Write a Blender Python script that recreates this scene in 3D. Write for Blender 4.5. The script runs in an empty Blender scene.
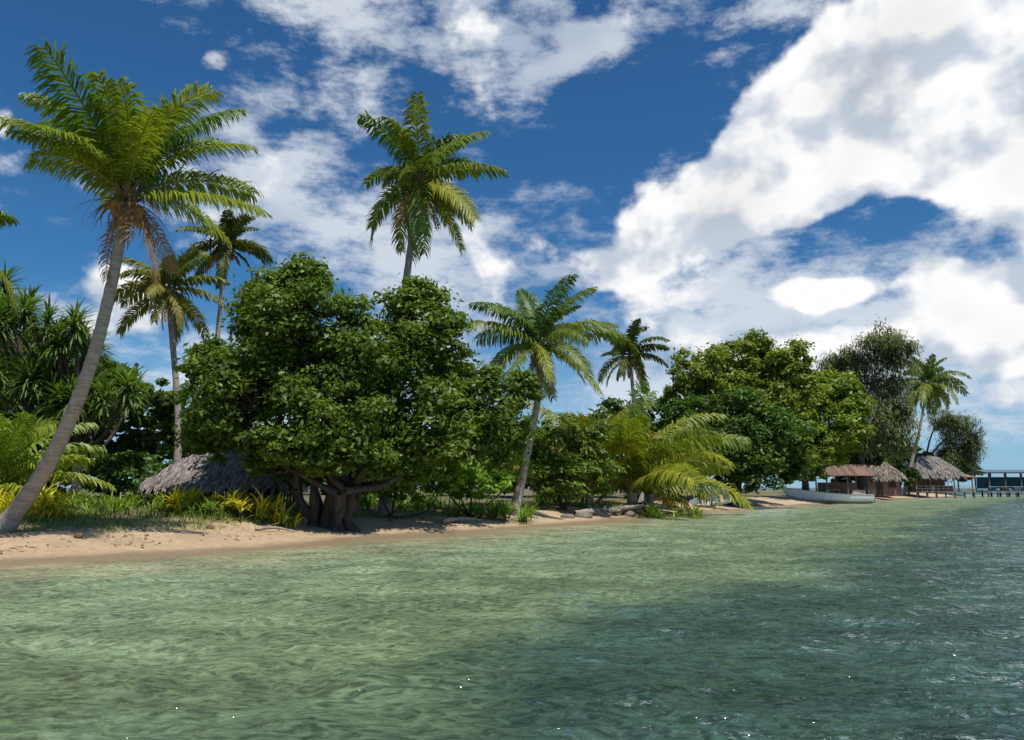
import bpy, math, numpy as np
from mathutils import Vector
rng = np.random.default_rng(7)
R = math.radians
sc = bpy.context.scene
sc.view_settings.view_transform = 'Standard'
sc.view_settings.look = 'None'
sc.view_settings.exposure = 0
EYE = 1.6
PITCH = math.atan(117.5/800)
CP, SP = math.cos(PITCH), math.sin(PITCH)

def S(a, e, d):
    """survey reading -> world position: a = bearing, e = elevation (800 = 45deg), d = distance north"""
    v = e-117.5
    den = 800*CP-SP*v
    return np.array([a/den*d, d, EYE+(800*SP+CP*v)/den*d])

# ------------------------------------------------------------ node helpers
def new_mat(name):
    m = bpy.data.materials.new(name); m.use_nodes = True
    nt = m.node_tree; nt.nodes.clear()
    out = nt.nodes.new('ShaderNodeOutputMaterial')
    return m, nt, out
def N(nt, t, **kw):
    n = nt.nodes.new(t)
    for k, v in kw.items(): setattr(n, k, v)
    return n
def setin(nt, sock, v):
    if isinstance(v, bpy.types.NodeSocket): nt.links.new(v, sock)
    else: sock.default_value = v
def M(nt, op, a, b=None, c=None, clamp=False):
    n = nt.nodes.new('ShaderNodeMath'); n.operation = op; n.use_clamp = clamp
    setin(nt, n.inputs[0], a)
    if b is not None: setin(nt, n.inputs[1], b)
    if c is not None: setin(nt, n.inputs[2], c)
    return n.outputs[0]
def VM(nt, op, a, b=None, scale=None):
    n = nt.nodes.new('ShaderNodeVectorMath'); n.operation = op
    setin(nt, n.inputs[0], a)
    if b is not None: setin(nt, n.inputs[1], b)
    if scale is not None: setin(nt, n.inputs['Scale'], scale)
    return n.outputs[0]
def mixc(nt, f, a, b, bt='MIX'):
    n = nt.nodes.new('ShaderNodeMix'); n.data_type = 'RGBA'; n.blend_type = bt
    setin(nt, n.inputs[0], f)
    for s, v in ((n.inputs[6], a), (n.inputs[7], b)):
        if isinstance(v, tuple) and len(v) == 3: v = (*v, 1)
        setin(nt, s, v)
    return n.outputs[2]
def noise(nt, vec, scale, detail=4, rough=.5, dist=0.0, dim='3D'):
    n = nt.nodes.new('ShaderNodeTexNoise'); n.noise_dimensions = dim
    if vec is not None: nt.links.new(vec, n.inputs['Vector'])
    n.inputs['Scale'].default_value = scale; n.inputs['Detail'].default_value = detail
    n.inputs['Roughness'].default_value = rough; n.inputs['Distortion'].default_value = dist
    return n.outputs[0]
def mrange(nt, v, a, b, c=0., d=1., smooth=True):
    n = nt.nodes.new('ShaderNodeMapRange')
    if smooth: n.interpolation_type = 'SMOOTHSTEP'
    setin(nt, n.inputs[0], v)
    for i, x in enumerate((a, b, c, d)): n.inputs[i+1].default_value = x
    return n.outputs[0]
def ramp(nt, f, stops):
    n = nt.nodes.new('ShaderNodeValToRGB')
    el = n.color_ramp.elements
    while len(el) < len(stops): el.new(.5)
    for i, (p, c) in enumerate(stops): el[i].position = p; el[i].color = (*c, 1)
    nt.links.new(f, n.inputs[0]); return n.outputs[0]
def wpos(nt): return nt.nodes.new('ShaderNodeNewGeometry').outputs['Position']
def opos(nt): return nt.nodes.new('ShaderNodeTexCoord').outputs['Object']

# ------------------------------------------------------------ materials
def foliage_mat():
    m, nt, out = new_mat('leaf')
    at = N(nt, 'ShaderNodeAttribute', attribute_name='Col')
    col = at.outputs['Color']
    p = N(nt, 'ShaderNodeBsdfDiffuse'); nt.links.new(col, p.inputs[0])
    tr = N(nt, 'ShaderNodeBsdfTranslucent')
    nt.links.new(mixc(nt, 1.0, col, (1.5, 1.6, .5), 'MULTIPLY'), tr.inputs[0])
    mx = N(nt, 'ShaderNodeMixShader'); mx.inputs[0].default_value = .33
    nt.links.new(p.outputs[0], mx.inputs[1]); nt.links.new(tr.outputs[0], mx.inputs[2])
    gl = N(nt, 'ShaderNodeBsdfGlossy'); gl.inputs['Roughness'].default_value = .45
    m2 = N(nt, 'ShaderNodeMixShader'); m2.inputs[0].default_value = .025
    nt.links.new(mx.outputs[0], m2.inputs[1]); nt.links.new(gl.outputs[0], m2.inputs[2])
    nt.links.new(m2.outputs[0], out.inputs[0]); return m
def dull_mat(name, c1, c2, scale=6, rough=.85, bump=.4, stretch=(1, 1, 1), usecol=False, bd=.03):
    m, nt, out = new_mat(name)
    mp = N(nt, 'ShaderNodeMapping'); mp.inputs['Scale'].default_value = stretch
    nt.links.new(opos(nt), mp.inputs[0])
    nz = noise(nt, mp.outputs[0], scale, 4, .6)
    col = ramp(nt, nz, [(.3, c1), (.7, c2)])
    if usecol:
        at = N(nt, 'ShaderNodeAttribute', attribute_name='Col')
        col = mixc(nt, 1.0, at.outputs['Color'], col, 'MULTIPLY')
    p = N(nt, 'ShaderNodeBsdfPrincipled'); nt.links.new(col, p.inputs['Base Color'])
    p.inputs['Roughness'].default_value = rough
    b = N(nt, 'ShaderNodeBump'); b.inputs['Strength'].default_value = bump; b.inputs['Distance'].default_value = bd
    nt.links.new(nz, b.inputs['Height']); nt.links.new(b.outputs[0], p.inputs['Normal'])
    nt.links.new(p.outputs[0], out.inputs[0]); return m

LEAF = foliage_mat()
PALMBARK = dull_mat('palm_bark', (.20, .165, .13), (.42, .36, .30), 3, stretch=(1, 1, 6), bump=.7)
BARK = dull_mat('bark', (.022, .016, .012), (.085, .062, .045), 7, stretch=(1, 1, .4), bump=1.0, bd=.06)
THATCH = dull_mat('thatch', (.6, .6, .6), (1.3, 1.3, 1.3), 4, usecol=True)
WOOD = dull_mat('weathered_wood', (.6, .6, .6), (1.3, 1.3, 1.3), 5, stretch=(1, 1, .3), usecol=True)
PAINT = dull_mat('boat_paint', (.88, .88, .88), (1.05, 1.05, 1.05), 3, rough=.35, bump=.05, usecol=True)
MATS = [LEAF, PALMBARK, BARK, THATCH, WOOD, PAINT]
mLEAF, mPALM, mBARK, mTHATCH, mWOOD, mPAINT = range(6)

# ------------------------------------------------------------ mesh builder
class B:
    def __init__(s): s.v = []; s.f = []; s.c = []; s.m = []; s.sm = []; s.n = 0
    def add(s, v, f, col, mat, smooth=False):
        v = np.asarray(v, float).reshape(-1, 3); f = np.asarray(f, int).reshape(-1, 4)
        col = np.asarray(col, float)
        if col.ndim == 1: col = np.tile(col, (len(v), 1))
        s.v.append(v); s.f.append(f+s.n); s.c.append(col)
        s.m.append(np.full(len(f), mat)); s.sm.append(np.full(len(f), smooth)); s.n += len(v)
    def build(s, name, mats=None):
        v = np.concatenate(s.v); f = np.concatenate(s.f); c = np.concatenate(s.c)
        mi = np.concatenate(s.m); sm = np.concatenate(s.sm)
        org = np.array([(v[:, 0].min()+v[:, 0].max())/2, (v[:, 1].min()+v[:, 1].max())/2, v[:, 2].min()])
        v = v-org
        me = bpy.data.meshes.new(name)
        me.vertices.add(len(v)); me.vertices.foreach_set('co', v.astype(np.float32).ravel())
        me.loops.add(f.size); me.loops.foreach_set('vertex_index', f.astype(np.int32).ravel())
        me.polygons.add(len(f)); me.polygons.foreach_set('loop_start', np.arange(0, f.size, 4, dtype=np.int32))
        used = sorted(set(mi.tolist()))
        for u in used: me.materials.append(MATS[u])
        lut = np.zeros(len(MATS), int); lut[used] = range(len(used))
        me.polygons.foreach_set('material_index', lut[mi].astype(np.int32))
        me.polygons.foreach_set('use_smooth', sm.astype(bool))
        me.update(calc_edges=True)
        a = me.color_attributes.new('Col', 'FLOAT_COLOR', 'POINT')
        a.data.foreach_set('color', np.concatenate([c, np.ones((len(c), 1))], 1).astype(np.float32).ravel())
        ob = bpy.data.objects.new(name, me); ob.location = org
        sc.collection.objects.link(ob); return ob

def nrm(a): return a/np.maximum(np.linalg.norm(a, axis=-1, keepdims=True), 1e-9)
def smoothpath(pts, n=8):
    p = np.asarray(pts, float); p = np.vstack([2*p[0]-p[1], p, 2*p[-1]-p[-2]]); o = []
    for i in range(1, len(p)-2):
        for t in np.linspace(0, 1, n, endpoint=False):
            a, b_, c, d = p[i-1], p[i], p[i+1], p[i+2]
            o.append(.5*((2*b_)+(-a+c)*t+(2*a-5*b_+4*c-d)*t*t+(-a+3*b_-3*c+d)*t**3))
    o.append(p[-2]); return np.array(o)
def tube(b, pts, rad, col=(1, 1, 1), mat=mBARK, ns=8, ring=None):
    pts = np.asarray(pts, float); n = len(pts)
    rad = np.interp(np.linspace(0, 1, n), np.linspace(0, 1, len(rad)), rad)
    if ring: rad = rad*(1+ring*(np.arange(n) % 2))
    t = nrm(np.gradient(pts, axis=0)); ref = np.array([.31, .9, .12]) if abs(t[0][1]) < .8 else np.array([1, .1, .1])
    s = nrm(np.cross(t, ref)); u = np.cross(s, t)
    an = np.linspace(0, 2*np.pi, ns, endpoint=False)
    v = pts[:, None]+rad[:, None, None]*(np.cos(an)[None, :, None]*s[:, None]+np.sin(an)[None, :, None]*u[:, None])
    i, j = np.meshgrid(np.arange(n-1), np.arange(ns), indexing='ij'); j2 = (j+1) % ns
    f = np.stack([i*ns+j, i*ns+j2, (i+1)*ns+j2, (i+1)*ns+j], -1)
    b.add(v, f, col, mat, True)
def box(b, c, s, col, mat=mWOOD, rz=0, tilt=0):
    q = np.array([[x, y, z] for x in (-.5, .5) for y in (-.5, .5) for z in (-.5, .5)])*np.array(s)
    ct, st = math.cos(tilt), math.sin(tilt)
    q = np.stack([q[:, 0], q[:, 1]*ct-q[:, 2]*st, q[:, 1]*st+q[:, 2]*ct], -1)
    cz, sz = math.cos(rz), math.sin(rz)
    q = np.stack([q[:, 0]*cz-q[:, 1]*sz, q[:, 0]*sz+q[:, 1]*cz, q[:, 2]], -1)+np.array(c)
    b.add(q, [[0, 1, 3, 2], [4, 6, 7, 5], [0, 4, 5, 1], [2, 3, 7, 6], [0, 2, 6, 4], [1, 5, 7, 3]], col, mat)
def blob(b, c, r, col, mat=mTHATCH, ns=8, nr=6, jit=.0):
    th = np.linspace(0.02, np.pi-.02, nr+1); ph = np.linspace(0, 2*np.pi, ns, endpoint=False)
    v = np.array([[math.sin(t)*math.cos(p), math.sin(t)*math.sin(p), math.cos(t)] for t in th for p in ph])
    v = v*(1+jit*rng.normal(size=(len(v), 1)))*np.asarray(r)+np.asarray(c)
    i, j = np.meshgrid(np.arange(nr), np.arange(ns), indexing='ij'); j2 = (j+1) % ns
    b.add(v, np.stack([i*ns+j, i*ns+j2, (i+1)*ns+j2, (i+1)*ns+j], -1), col, mat, True)
def straps(b, o, az, el, L, w, droop, col, mat=mLEAF, segs=4, tip=.15):
    o = np.asarray(o, float); n = len(o)
    f1 = lambda x: np.broadcast_to(np.asarray(x, float), (n,))
    az, el, L, w, droop = map(f1, (az, el, L, w, droop))
    P = [o]; p = o
    for k in range(segs):
        e = el-droop*((k+.5)/segs)
        p = p+np.stack([np.cos(az)*np.cos(e), np.sin(az)*np.cos(e), np.sin(e)], -1)*(L/segs)[:, None]; P.append(p)
    P = np.stack(P, 1); s = np.stack([-np.sin(az), np.cos(az), 0*az], -1)
    prof = np.interp(np.linspace(0, 1, segs+1), [0, .35, .7, 1], [.7, 1, .75, tip])
    off = s[:, None]*(w[:, None]*prof[None]*.5)[..., None]
    v = np.stack([P-off, P+off], 2)
    base = (np.arange(n)*(segs+1)*2)[:, None]; k = np.arange(segs)[None]*2
    f = np.stack([base+k, base+k+1, base+k+3, base+k+2], -1)
    col = np.asarray(col, float)
    if col.ndim == 1: col = np.tile(col, (n, 1))
    b.add(v, f, np.repeat(col, (segs+1)*2, axis=0), mat)

def lerpc(a, c, t): a = np.array(a); c = np.array(c); return a+(c-a)*np.asarray(t)[..., None]
def leaves(b, cen, rad, n_per, size, colA, colB, aspect=.5, flat=.75, up=.6):
    cen = np.repeat(cen, n_per, 0); r = np.repeat(rad, n_per); n = len(cen)
    d = nrm(rng.normal(size=(n, 3))); low = d[:, 2] < -.35; d[low, 2] *= -1
    rr = rng.uniform(.3, 1.2, n)+np.where(rng.random(n) < .2, rng.uniform(0, .8, n), 0)
    pos = cen+d*(r*rr)[:, None]*np.array([1, 1, flat])
    nn = nrm(d+np.array([0, 0, up])+rng.normal(size=(n, 3))*.6)
    a = nrm(np.cross(nn, rng.normal(size=(n, 3)))); c = np.cross(nn, a)
    l = size*rng.uniform(.6, 1.3, n)[:, None]; w = l*aspect
    v = np.stack([pos-a*l, pos+c*w-nn*w*.3-a*l*.1, pos+a*l-nn*l*.3, pos-c*w-nn*w*.3-a*l*.1], 1)
    f = np.arange(n*4).reshape(n, 4)
    ct = np.repeat(rng.uniform(0, 1, n//n_per), n_per)*.55+rng.uniform(0, 1, n)*.45
    col = lerpc(colA, colB, ct)
    b.add(v, f, np.repeat(col, 4, 0), mLEAF)
def crown(b, ells, colA, colB, size=.13, n_per=150, dens=5.0, sub=.27, fork=None, limb=.16, aspect=.5, flat=.7, twig=.4, yj=1.0):
    """ells: list of (a,e,r,d) surveyed foliage masses"""
    C = []; Rr = []
    for (a, e, r, d) in ells:
        c = S(a, e, d); rm = r*d/800*1.0
        k = max(6, int(dens*13*(rm/2.2)**1.3))
        dd = nrm(rng.normal(size=(k, 3))); rr = rng.uniform(.3, 1.2, k)**.6
        cc = c+dd*(rm*rr)[:, None]*np.array([1, yj, .9])*.92
        cr = rm*sub*rng.uniform(.4, 1.4, k)/(rm/2.2)**.35
        C.append(cc); Rr.append(cr)
        if fork is not None:
            f = np.array(fork[rng.integers(len(fork))], float)
            mid = (f+c)/2+rng.normal(size=3)*rm*.15-np.array([0, 0, rm*.2])
            tube(b, smoothpath([f, mid, c], 4), [limb, limb*.6, limb*.3], ns=6)
            for q in cc[rng.random(k) < twig]:
                m2 = (q+c)/2+rng.normal(size=3)*rm*.12
                tube(b, [c-(c-mid)*.3, m2, q], [limb*.3, limb*.18, .01], ns=4)
    C = np.concatenate(C); Rr = np.concatenate(Rr)
    leaves(b, C, Rr, n_per, size, colA, colB, aspect, flat)

# ------------------------------------------------------------ terrain
shore = np.array([(-90, -110), (-40, -30), (-22, -2), (-14.5, 10), (-11.0, 16.4), (-9.2, 18.9), (-6.1, 22.2), (-3.6, 26.6), (1.6, 34), (8.4, 46.5), (18.4, 62),
                  (40, 93), (60, 122), (80, 147), (91, 161), (92, 180), (70, 200), (20, 215), (-90, 220), (-260, 120), (-300, -110)], float)
def sdist(x, y):
    p = np.stack([x, y], -1); best = np.full(x.shape, 1e9); ins = np.zeros(x.shape, bool)
    for i in range(len(shore)):
        a = shore[i]; c = shore[(i+1) % len(shore)]; e = c-a
        t = np.clip(((p-a)@e)/(e@e), 0, 1); q = a+t[..., None]*e
        best = np.minimum(best, np.hypot(p[..., 0]-q[..., 0], p[..., 1]-q[..., 1]))
        cond = (a[1] > y) != (c[1] > y)
        with np.errstate(divide='ignore', invalid='ignore'):
            xi = (c[0]-a[0])*(y-a[1])/(c[1]-a[1]+1e-12)+a[0]
        ins ^= cond & (x < xi)
    s = np.where(ins, best, -best)
    return s+.35*np.sin(x*.55+y*.3)+.25*np.sin(x*.9-y*1.1+1)
def hgt(s, x, y):
    up = np.interp(s, [0, .8, 3, 5, 9, 20, 60], [0, .12, .42, .62, .82, .95, 1.3])
    dn = np.interp(-s, [0, 1, 6, 13, 17, 40, 400], [0, -.12, -.6, -1.2, -2.6, -5, -9])
    w = np.clip(s/3, 0, 1)
    n = .05*np.sin(x*1.3+.4*y)*np.sin(y*1.1-.7*x)+.03*np.sin(x*3.1+1)*np.sin(y*2.7)
    return np.where(s > 0, up+n*w, dn)
def gh(x, y):
    x = np.atleast_1d(np.asarray(x, float)); y = np.atleast_1d(np.asarray(y, float))
    return hgt(sdist(x, y), x, y)
def G(x, y): return float(gh(x, y)[0])
def axis(segs, far):
    """segs: list of (lo, hi, step); grows geometrically outside"""
    v = []
    for lo, hi, st in segs: v += list(np.arange(lo, hi-1e-6, st))
    hi, st = segs[-1][1], segs[-1][2]; v.append(hi); d = st
    while hi < far: d *= 1.35; hi += d; v.append(hi)
    l = []; d = segs[0][2]; lo = segs[0][0]
    while lo > -far: d *= 1.35; lo -= d; l.append(lo)
    return np.array(l[::-1]+v)
def sheet(name, X, Y, Z, SD, mat):
    ny, nx = X.shape
    me = bpy.data.meshes.new(name)
    v = np.stack([X, Y, Z], -1).reshape(-1, 3)
    i, j = np.meshgrid(np.arange(ny-1), np.arange(nx-1), indexing='ij')
    f = np.stack([i*nx+j, i*nx+j+1, (i+1)*nx+j+1, (i+1)*nx+j], -1).reshape(-1, 4)
    me.vertices.add(len(v)); me.vertices.foreach_set('co', v.astype(np.float32).ravel())
    me.loops.add(f.size); me.loops.foreach_set('vertex_index', f.astype(np.int32).ravel())
    me.polygons.add(len(f)); me.polygons.foreach_set('loop_start', np.arange(0, f.size, 4, dtype=np.int32))
    me.polygons.foreach_set('use_smooth', np.ones(len(f), bool))
    me.update(calc_edges=True)
    a = me.attributes.new('sd', 'FLOAT', 'POINT'); a.data.foreach_set('value', SD.astype(np.float32).ravel())
    me.materials.append(mat); ob = bpy.data.objects.new(name, me); sc.collection.objects.link(ob); return ob

# sand / soil
m, nt, out = new_mat('sand_and_soil')
at = N(nt, 'ShaderNodeAttribute', attribute_name='sd'); sd = at.outputs['Fac']
P = wpos(nt)
n1 = noise(nt, P, .8, 4, .6); n2 = noise(nt, P, 6, 6, .7); n3 = noise(nt, P, 40, 1, .6)
sand = ramp(nt, n2, [(.3, (.40, .275, .155)), (.7, (.63, .46, .285))])
sand = mixc(nt, mrange(nt, n1, .35, .65, 0, .35), sand, (.34, .24, .145))
wet = mrange(nt, M(nt, 'ADD', sd, M(nt, 'MULTIPLY', M(nt, 'SUBTRACT', n1, .5), 1.0)), .15, .9)
sand = mixc(nt, wet, (.29, .21, .12), sand)
soil = ramp(nt, n2, [(.35, (.10, .075, .045)), (.6, (.25, .18, .11))])
grass = ramp(nt, n2, [(.35, (.05, .075, .02)), (.65, (.16, .19, .06))])
inl = mrange(nt, M(nt, 'ADD', sd, M(nt, 'MULTIPLY', M(nt, 'SUBTRACT', n1, .5), 7.0)), 3.6, 6.0)
c = mixc(nt, inl, sand, mixc(nt, mrange(nt, n1, .42, .58), soil, grass))
spk = mrange(nt, n3, .60, .66)
c = mixc(nt, M(nt, 'MULTIPLY', spk, M(nt, 'MULTIPLY', mrange(nt, n1, .42, .58), mrange(nt, sd, 1.0, 2.6))), c, (.12, .08, .05))
p = N(nt, 'ShaderNodeBsdfPrincipled'); nt.links.new(c, p.inputs['Base Color'])
nt.links.new(mrange(nt, wet, 0, 1, .35, .95), p.inputs['Roughness'])
bp = N(nt, 'ShaderNodeBump'); bp.inputs['Strength'].default_value = .9; bp.inputs['Distance'].default_value = .09
nt.links.new(M(nt, 'ADD', n2, M(nt, 'MULTIPLY', n3, .3)), bp.inputs['Height']); nt.links.new(bp.outputs[0], p.inputs['Normal'])
nt.links.new(p.outputs[0], out.inputs[0])
X, Y = np.meshgrid(axis([(-32, 100, .6)], 9000), axis([(8, 190, .6)], 9000)); SD = sdist(X, Y)
sheet('ground', X, Y, hgt(SD, X, Y), SD, m)

# water
m, nt, out = new_mat('lagoon_water')
at = N(nt, 'ShaderNodeAttribute', attribute_name='sd'); sd = at.outputs['Fac']
P = wpos(nt)
mp = N(nt, 'ShaderNodeMapping'); mp.inputs['Rotation'].default_value = (0, 0, R(25)); mp.inputs['Scale'].default_value = (.8, 1.2, 1)
nt.links.new(P, mp.inputs[0]); Q = mp.outputs[0]
lo = noise(nt, P, .22, 2, .6, dim='2D')
w1 = noise(nt, Q, 3.2, 2, .5, .8, '2D'); w2 = noise(nt, Q, 9.5, 2, .6, .6, '2D')
w0 = noise(nt, Q, .55, 3, .6, .3, '2D')
s2 = M(nt, 'ADD', sd, M(nt, 'MULTIPLY', M(nt, 'SUBTRACT', lo, .5), 3.4))
s2 = M(nt, 'ADD', s2, M(nt, 'MULTIPLY', M(nt, 'SUBTRACT', w1, .5), 1.4))
t = mrange(nt, s2, 0, -40, 0, 1, False)
body = ramp(nt, t, [(0, (.36, .30, .18)), (.035, (.27, .265, .155)), (.12, (.185, .235, .135)), (.30, (.130, .172, .088)), (.362, (.040, .075, .052)), (.5, (.016, .044, .038)), (1, (.010, .036, .038))])
ridge = M(nt, 'SUBTRACT', 1.0, M(nt, 'MULTIPLY', M(nt, 'ABSOLUTE', M(nt, 'SUBTRACT', w1, .5)), 8.0), clamp=True)  # pale veins of wave-focused light, drawn from the wave noise
bed_ripple_light = M(nt, 'ADD', mrange(nt, w2, .32, .68, .38, .80), M(nt, 'MULTIPLY', ridge, .34))  # bed mottling plus wave light and shade, painted into the water colour
bed_ripple_light = M(nt, 'MULTIPLY', bed_ripple_light, mrange(nt, w0, .3, .7, .98, 1.6))
vv = N(nt, 'ShaderNodeCombineXYZ'); [nt.links.new(bed_ripple_light, vv.inputs[i]) for i in range(3)]
body = mixc(nt, 1.0, body, vv.outputs[0], 'MULTIPLY')
hsum = M(nt, 'ADD', w1, M(nt, 'MULTIPLY', w2, .35))
bp = N(nt, 'ShaderNodeBump'); bp.inputs['Strength'].default_value = 1; bp.inputs['Distance'].default_value = .10
nt.links.new(hsum, bp.inputs['Height'])
df = N(nt, 'ShaderNodeBsdfDiffuse'); nt.links.new(body, df.inputs[0])
gl = N(nt, 'ShaderNodeBsdfGlossy'); gl.inputs['Roughness'].default_value = .05; gl.inputs['Color'].default_value = (.86, .95, .97, 1)
nt.links.new(bp.outputs[0], gl.inputs['Normal'])
fr = N(nt, 'ShaderNodeFresnel'); fr.inputs[0].default_value = 1.33; nt.links.new(bp.outputs[0], fr.inputs['Normal'])
wm = N(nt, 'ShaderNodeMixShader'); nt.links.new(M(nt, 'MULTIPLY', fr.outputs[0], .62), wm.inputs[0])
nt.links.new(df.outputs[0], wm.inputs[1]); nt.links.new(gl.outputs[0], wm.inputs[2])
tr = N(nt, 'ShaderNodeBsdfTransparent')
mx = N(nt, 'ShaderNodeMixShader')
nt.links.new(mrange(nt, M(nt, 'ADD', sd, M(nt, 'MULTIPLY', M(nt, 'SUBTRACT', w1, .5), .8)), .1, -2.0), mx.inputs[0])
nt.links.new(tr.outputs[0], mx.inputs[1]); nt.links.new(wm.outputs[0], mx.inputs[2]); nt.links.new(mx.outputs[0], out.inputs[0])
X, Y = np.meshgrid(axis([(-18, 22, .09), (22, 60, .3), (60, 100, 1.0)], 9000), axis([(2, 22, .07), (22, 45, .16), (45, 90, .35), (90, 180, 1.0)], 9000)); SD = sdist(X, Y)
W = np.zeros_like(X); wr = np.random.default_rng(3)
for i in range(46):
    lam = .32*(1.085**i) if i < 30 else wr.uniform(.5, 2.2)
    if lam > 4: continue
    th = wr.normal()*.75-1.9; k = 2*np.pi/lam; ph = wr.uniform(0, 6.28)
    amp = .0042*lam**.9*wr.uniform(.5, 1.3)
    arg = k*(X*np.cos(th)+Y*np.sin(th))+ph+.8*np.sin(X*.37*wr.uniform(.5, 1.5)+Y*.29*wr.uniform(.5, 1.5)+ph)
    W += amp*(np.sin(arg)+.3*np.cos(2*arg))*np.clip((200-np.hypot(X, Y))/160, 0, 1)*np.where((lam < .9) & (Y > 40), .3, 1)
W *= np.clip(-SD/5, .12, 1)
sheet('water', X, Y, W, SD, m)

# ------------------------------------------------------------ palms
def frond(b, o, az, el, L, droop, col, ll=.24, wind=(0, 0, 0), hang=.8, m=46, w=.055):
    n = 14; t = np.linspace(0, 1, n+1); e = el-droop*t**1.2
    azt = az+rng.normal()*.25*t**1.5
    d = np.stack([np.cos(azt)*np.cos(e), np.sin(azt)*np.cos(e), np.sin(e)], -1)+np.array(wind)*t[:, None]
    d = nrm(d); P = o+np.vstack([np.zeros(3), np.cumsum(d[:-1]*L/n, 0)])
    col = np.array(col)
    tube(b, P, [.04, .028, .01], col*np.array([1.7, 1.4, 1.2]), mLEAF, ns=4)
    tt = np.linspace(.1, .995, m)+rng.normal(size=m)*.006; tt = np.clip(tt, .05, 1)
    Pi = np.stack([np.interp(tt, t, P[:, k]) for k in range(3)], -1)
    D = nrm(np.stack([np.interp(tt, t, d[:, k]) for k in range(3)], -1))
    s0 = np.array([math.sin(az), -math.cos(az), 0]); s0 = np.tile(s0, (m, 1)); u = np.cross(s0, D)
    roll = rng.normal()*.6; s = s0*math.cos(roll)+u*math.sin(roll); u = nrm(np.cross(s, D))
    lk = ll*L*np.sin(np.pi*(.12+.80*tt))**.55
    for sg in (-1, 1):
        d1 = nrm(s*sg+D*(.4+.8*tt)[:, None]+u*.25+rng.normal(size=(m, 3))*.13)
        l = (lk*rng.uniform(.75, 1.15, m))[:, None]
        p1 = Pi+d1*l*.4
        d2 = nrm(d1+np.array([0, 0, -1.])*hang*rng.uniform(.4, 1.6, m)[:, None]+np.array(wind)*.4)
        p2 = p1+d2*l*.35
        p3 = p2+nrm(d2+np.array([0, 0, -.8])*hang)*l*.25
        W = D*w*.5
        v = np.stack([Pi-W*.6, Pi+W*.6, p1-W, p1+W, p2-W*.8, p2+W*.8, p3-W*.1, p3+W*.1], 1)
        k = (np.arange(m)*8)[:, None, None]+np.array([[0, 1, 3, 2], [2, 3, 5, 4], [4, 5, 7, 6]])[None]
        cc = col*rng.uniform(.7, 1.35, (m, 1))
        b.add(v, k, np.repeat(cc, 8, 0), mLEAF)
GREEN = (.085, .15, .022); YEL = (.26, .27, .035); DRY = (.26, .16, .07)
def palm(trunk, L, nf=24, rad=(.22, .15, .12), elmin=-25, elmax=82, wind=(0, 0, 0), colA=YEL, colB=GREEN, droop=1.15, dead=4, nuts=8, m=70, w=.065, name='coconut_palm', straw=0, hang=.9, ll=.24):
    b = B(); path = smoothpath(trunk, 12); top = path[-1]
    tube(b, path, rad, mat=mPALM, ns=10, ring=.06)
    g = trunk[0]; tube(b, [np.array(g)+[0, 0, -.3], np.array(g)+[0, 0, .05], path[3]], [rad[0]*1.7, rad[0]*1.35, rad[0]*.98], mat=mPALM, ns=10)
    for i in range(nf):
        q = (i+.5)/nf; el = R(elmax+(elmin-elmax)*q**1.0)+rng.normal()*.14
        az = i*2.39996+rng.normal()*.3
        col = lerpc(colB, colA, np.array(np.clip(q*.8+rng.normal()*.28, 0, 1)))
        frond(b, top+np.array([0, 0, .25*(1-q)]), az, el, L*rng.uniform(.78, 1.08)*(.8+.2*min(1, q*4)), droop*rng.uniform(.7, 1.3), col, wind=wind, m=m, w=w, hang=hang*rng.uniform(.7, 1.3), ll=ll)
    for i in range(dead):
        frond(b, top-np.array([0, 0, .1]), rng.uniform(0, 6.28), R(rng.uniform(-70, -30)), L*rng.uniform(.4, .65), .7, DRY, m=m//2, w=w*.7, hang=1.5)
    for i in range(nuts):
        a = rng.uniform(0, 6.28); r = rng.uniform(.22, .38)
        blob(b, top+np.array([math.cos(a)*r, math.sin(a)*r, rng.uniform(-.65, -.1)]), np.array([.12, .12, .15]), (.34, .18, .04) if rng.random() < .6 else (.12, .16, .03))
    k = 26; a = rng.uniform(0, 6.28, k)
    straps(b, np.tile(top-np.array([0, 0, .35]), (k, 1))+np.stack([np.cos(a), np.sin(a), 0*a], -1)*rad[-1]*.8, a, R(70), rng.uniform(.5, .9, k), .12, .6, (.16, .10, .05), mTHATCH)
    if straw:
        a = rng.uniform(0, 6.28, straw)
        o = np.tile(top-np.array([0, 0, .1]), (straw, 1))
        straps(b, o, a, rng.uniform(-.5, .5, straw), rng.uniform(.8, 1.6, straw), .06, rng.uniform(1.2, 2.4, straw), (.24, .13, .05), mTHATCH, segs=6)
    return b.build(name)

# big leaning palm on the left
palm([S(-507, -40, 21), S(-462, 27, 20.6), S(-424, 115, 20), S(-400, 205, 19.6), S(-385, 290, 19.3)], 3.75, nf=22, elmin=16, elmax=88, wind=(.09, 0, .05), droop=.95, dead=4, nuts=22, straw=60, rad=(.22, .155, .115), m=90, w=.055, hang=.8, colB=(.10, .17, .02), colA=(.27, .30, .03))
palm([(-5.0, 32, .8), (-4.9, 32, 5), S(-106, 205, 32), S(-93, 306, 32)], 3.7, nf=26, elmin=-55, elmax=84, wind=(.10, 0, 0), dead=4, nuts=8, rad=(.22, .16, .12), droop=.9, w=.08)
palm([(-15.8, 38, .9), (-15.9, 38, 5), S(-344, 195, 38)], 3.2, nf=20, elmin=-35, colA=(.26, .22, .05), colB=(.13, .16, .03), dead=4, rad=(.2, .15, .12), w=.08)
palm([(-17.0, 45, .9), (-16.9, 45, 8), S(-286, 240, 45)], 3.0, nf=18, elmin=-30, colA=(.13, .14, .035), colB=(.07, .10, .025), dead=3, w=.09)
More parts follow.
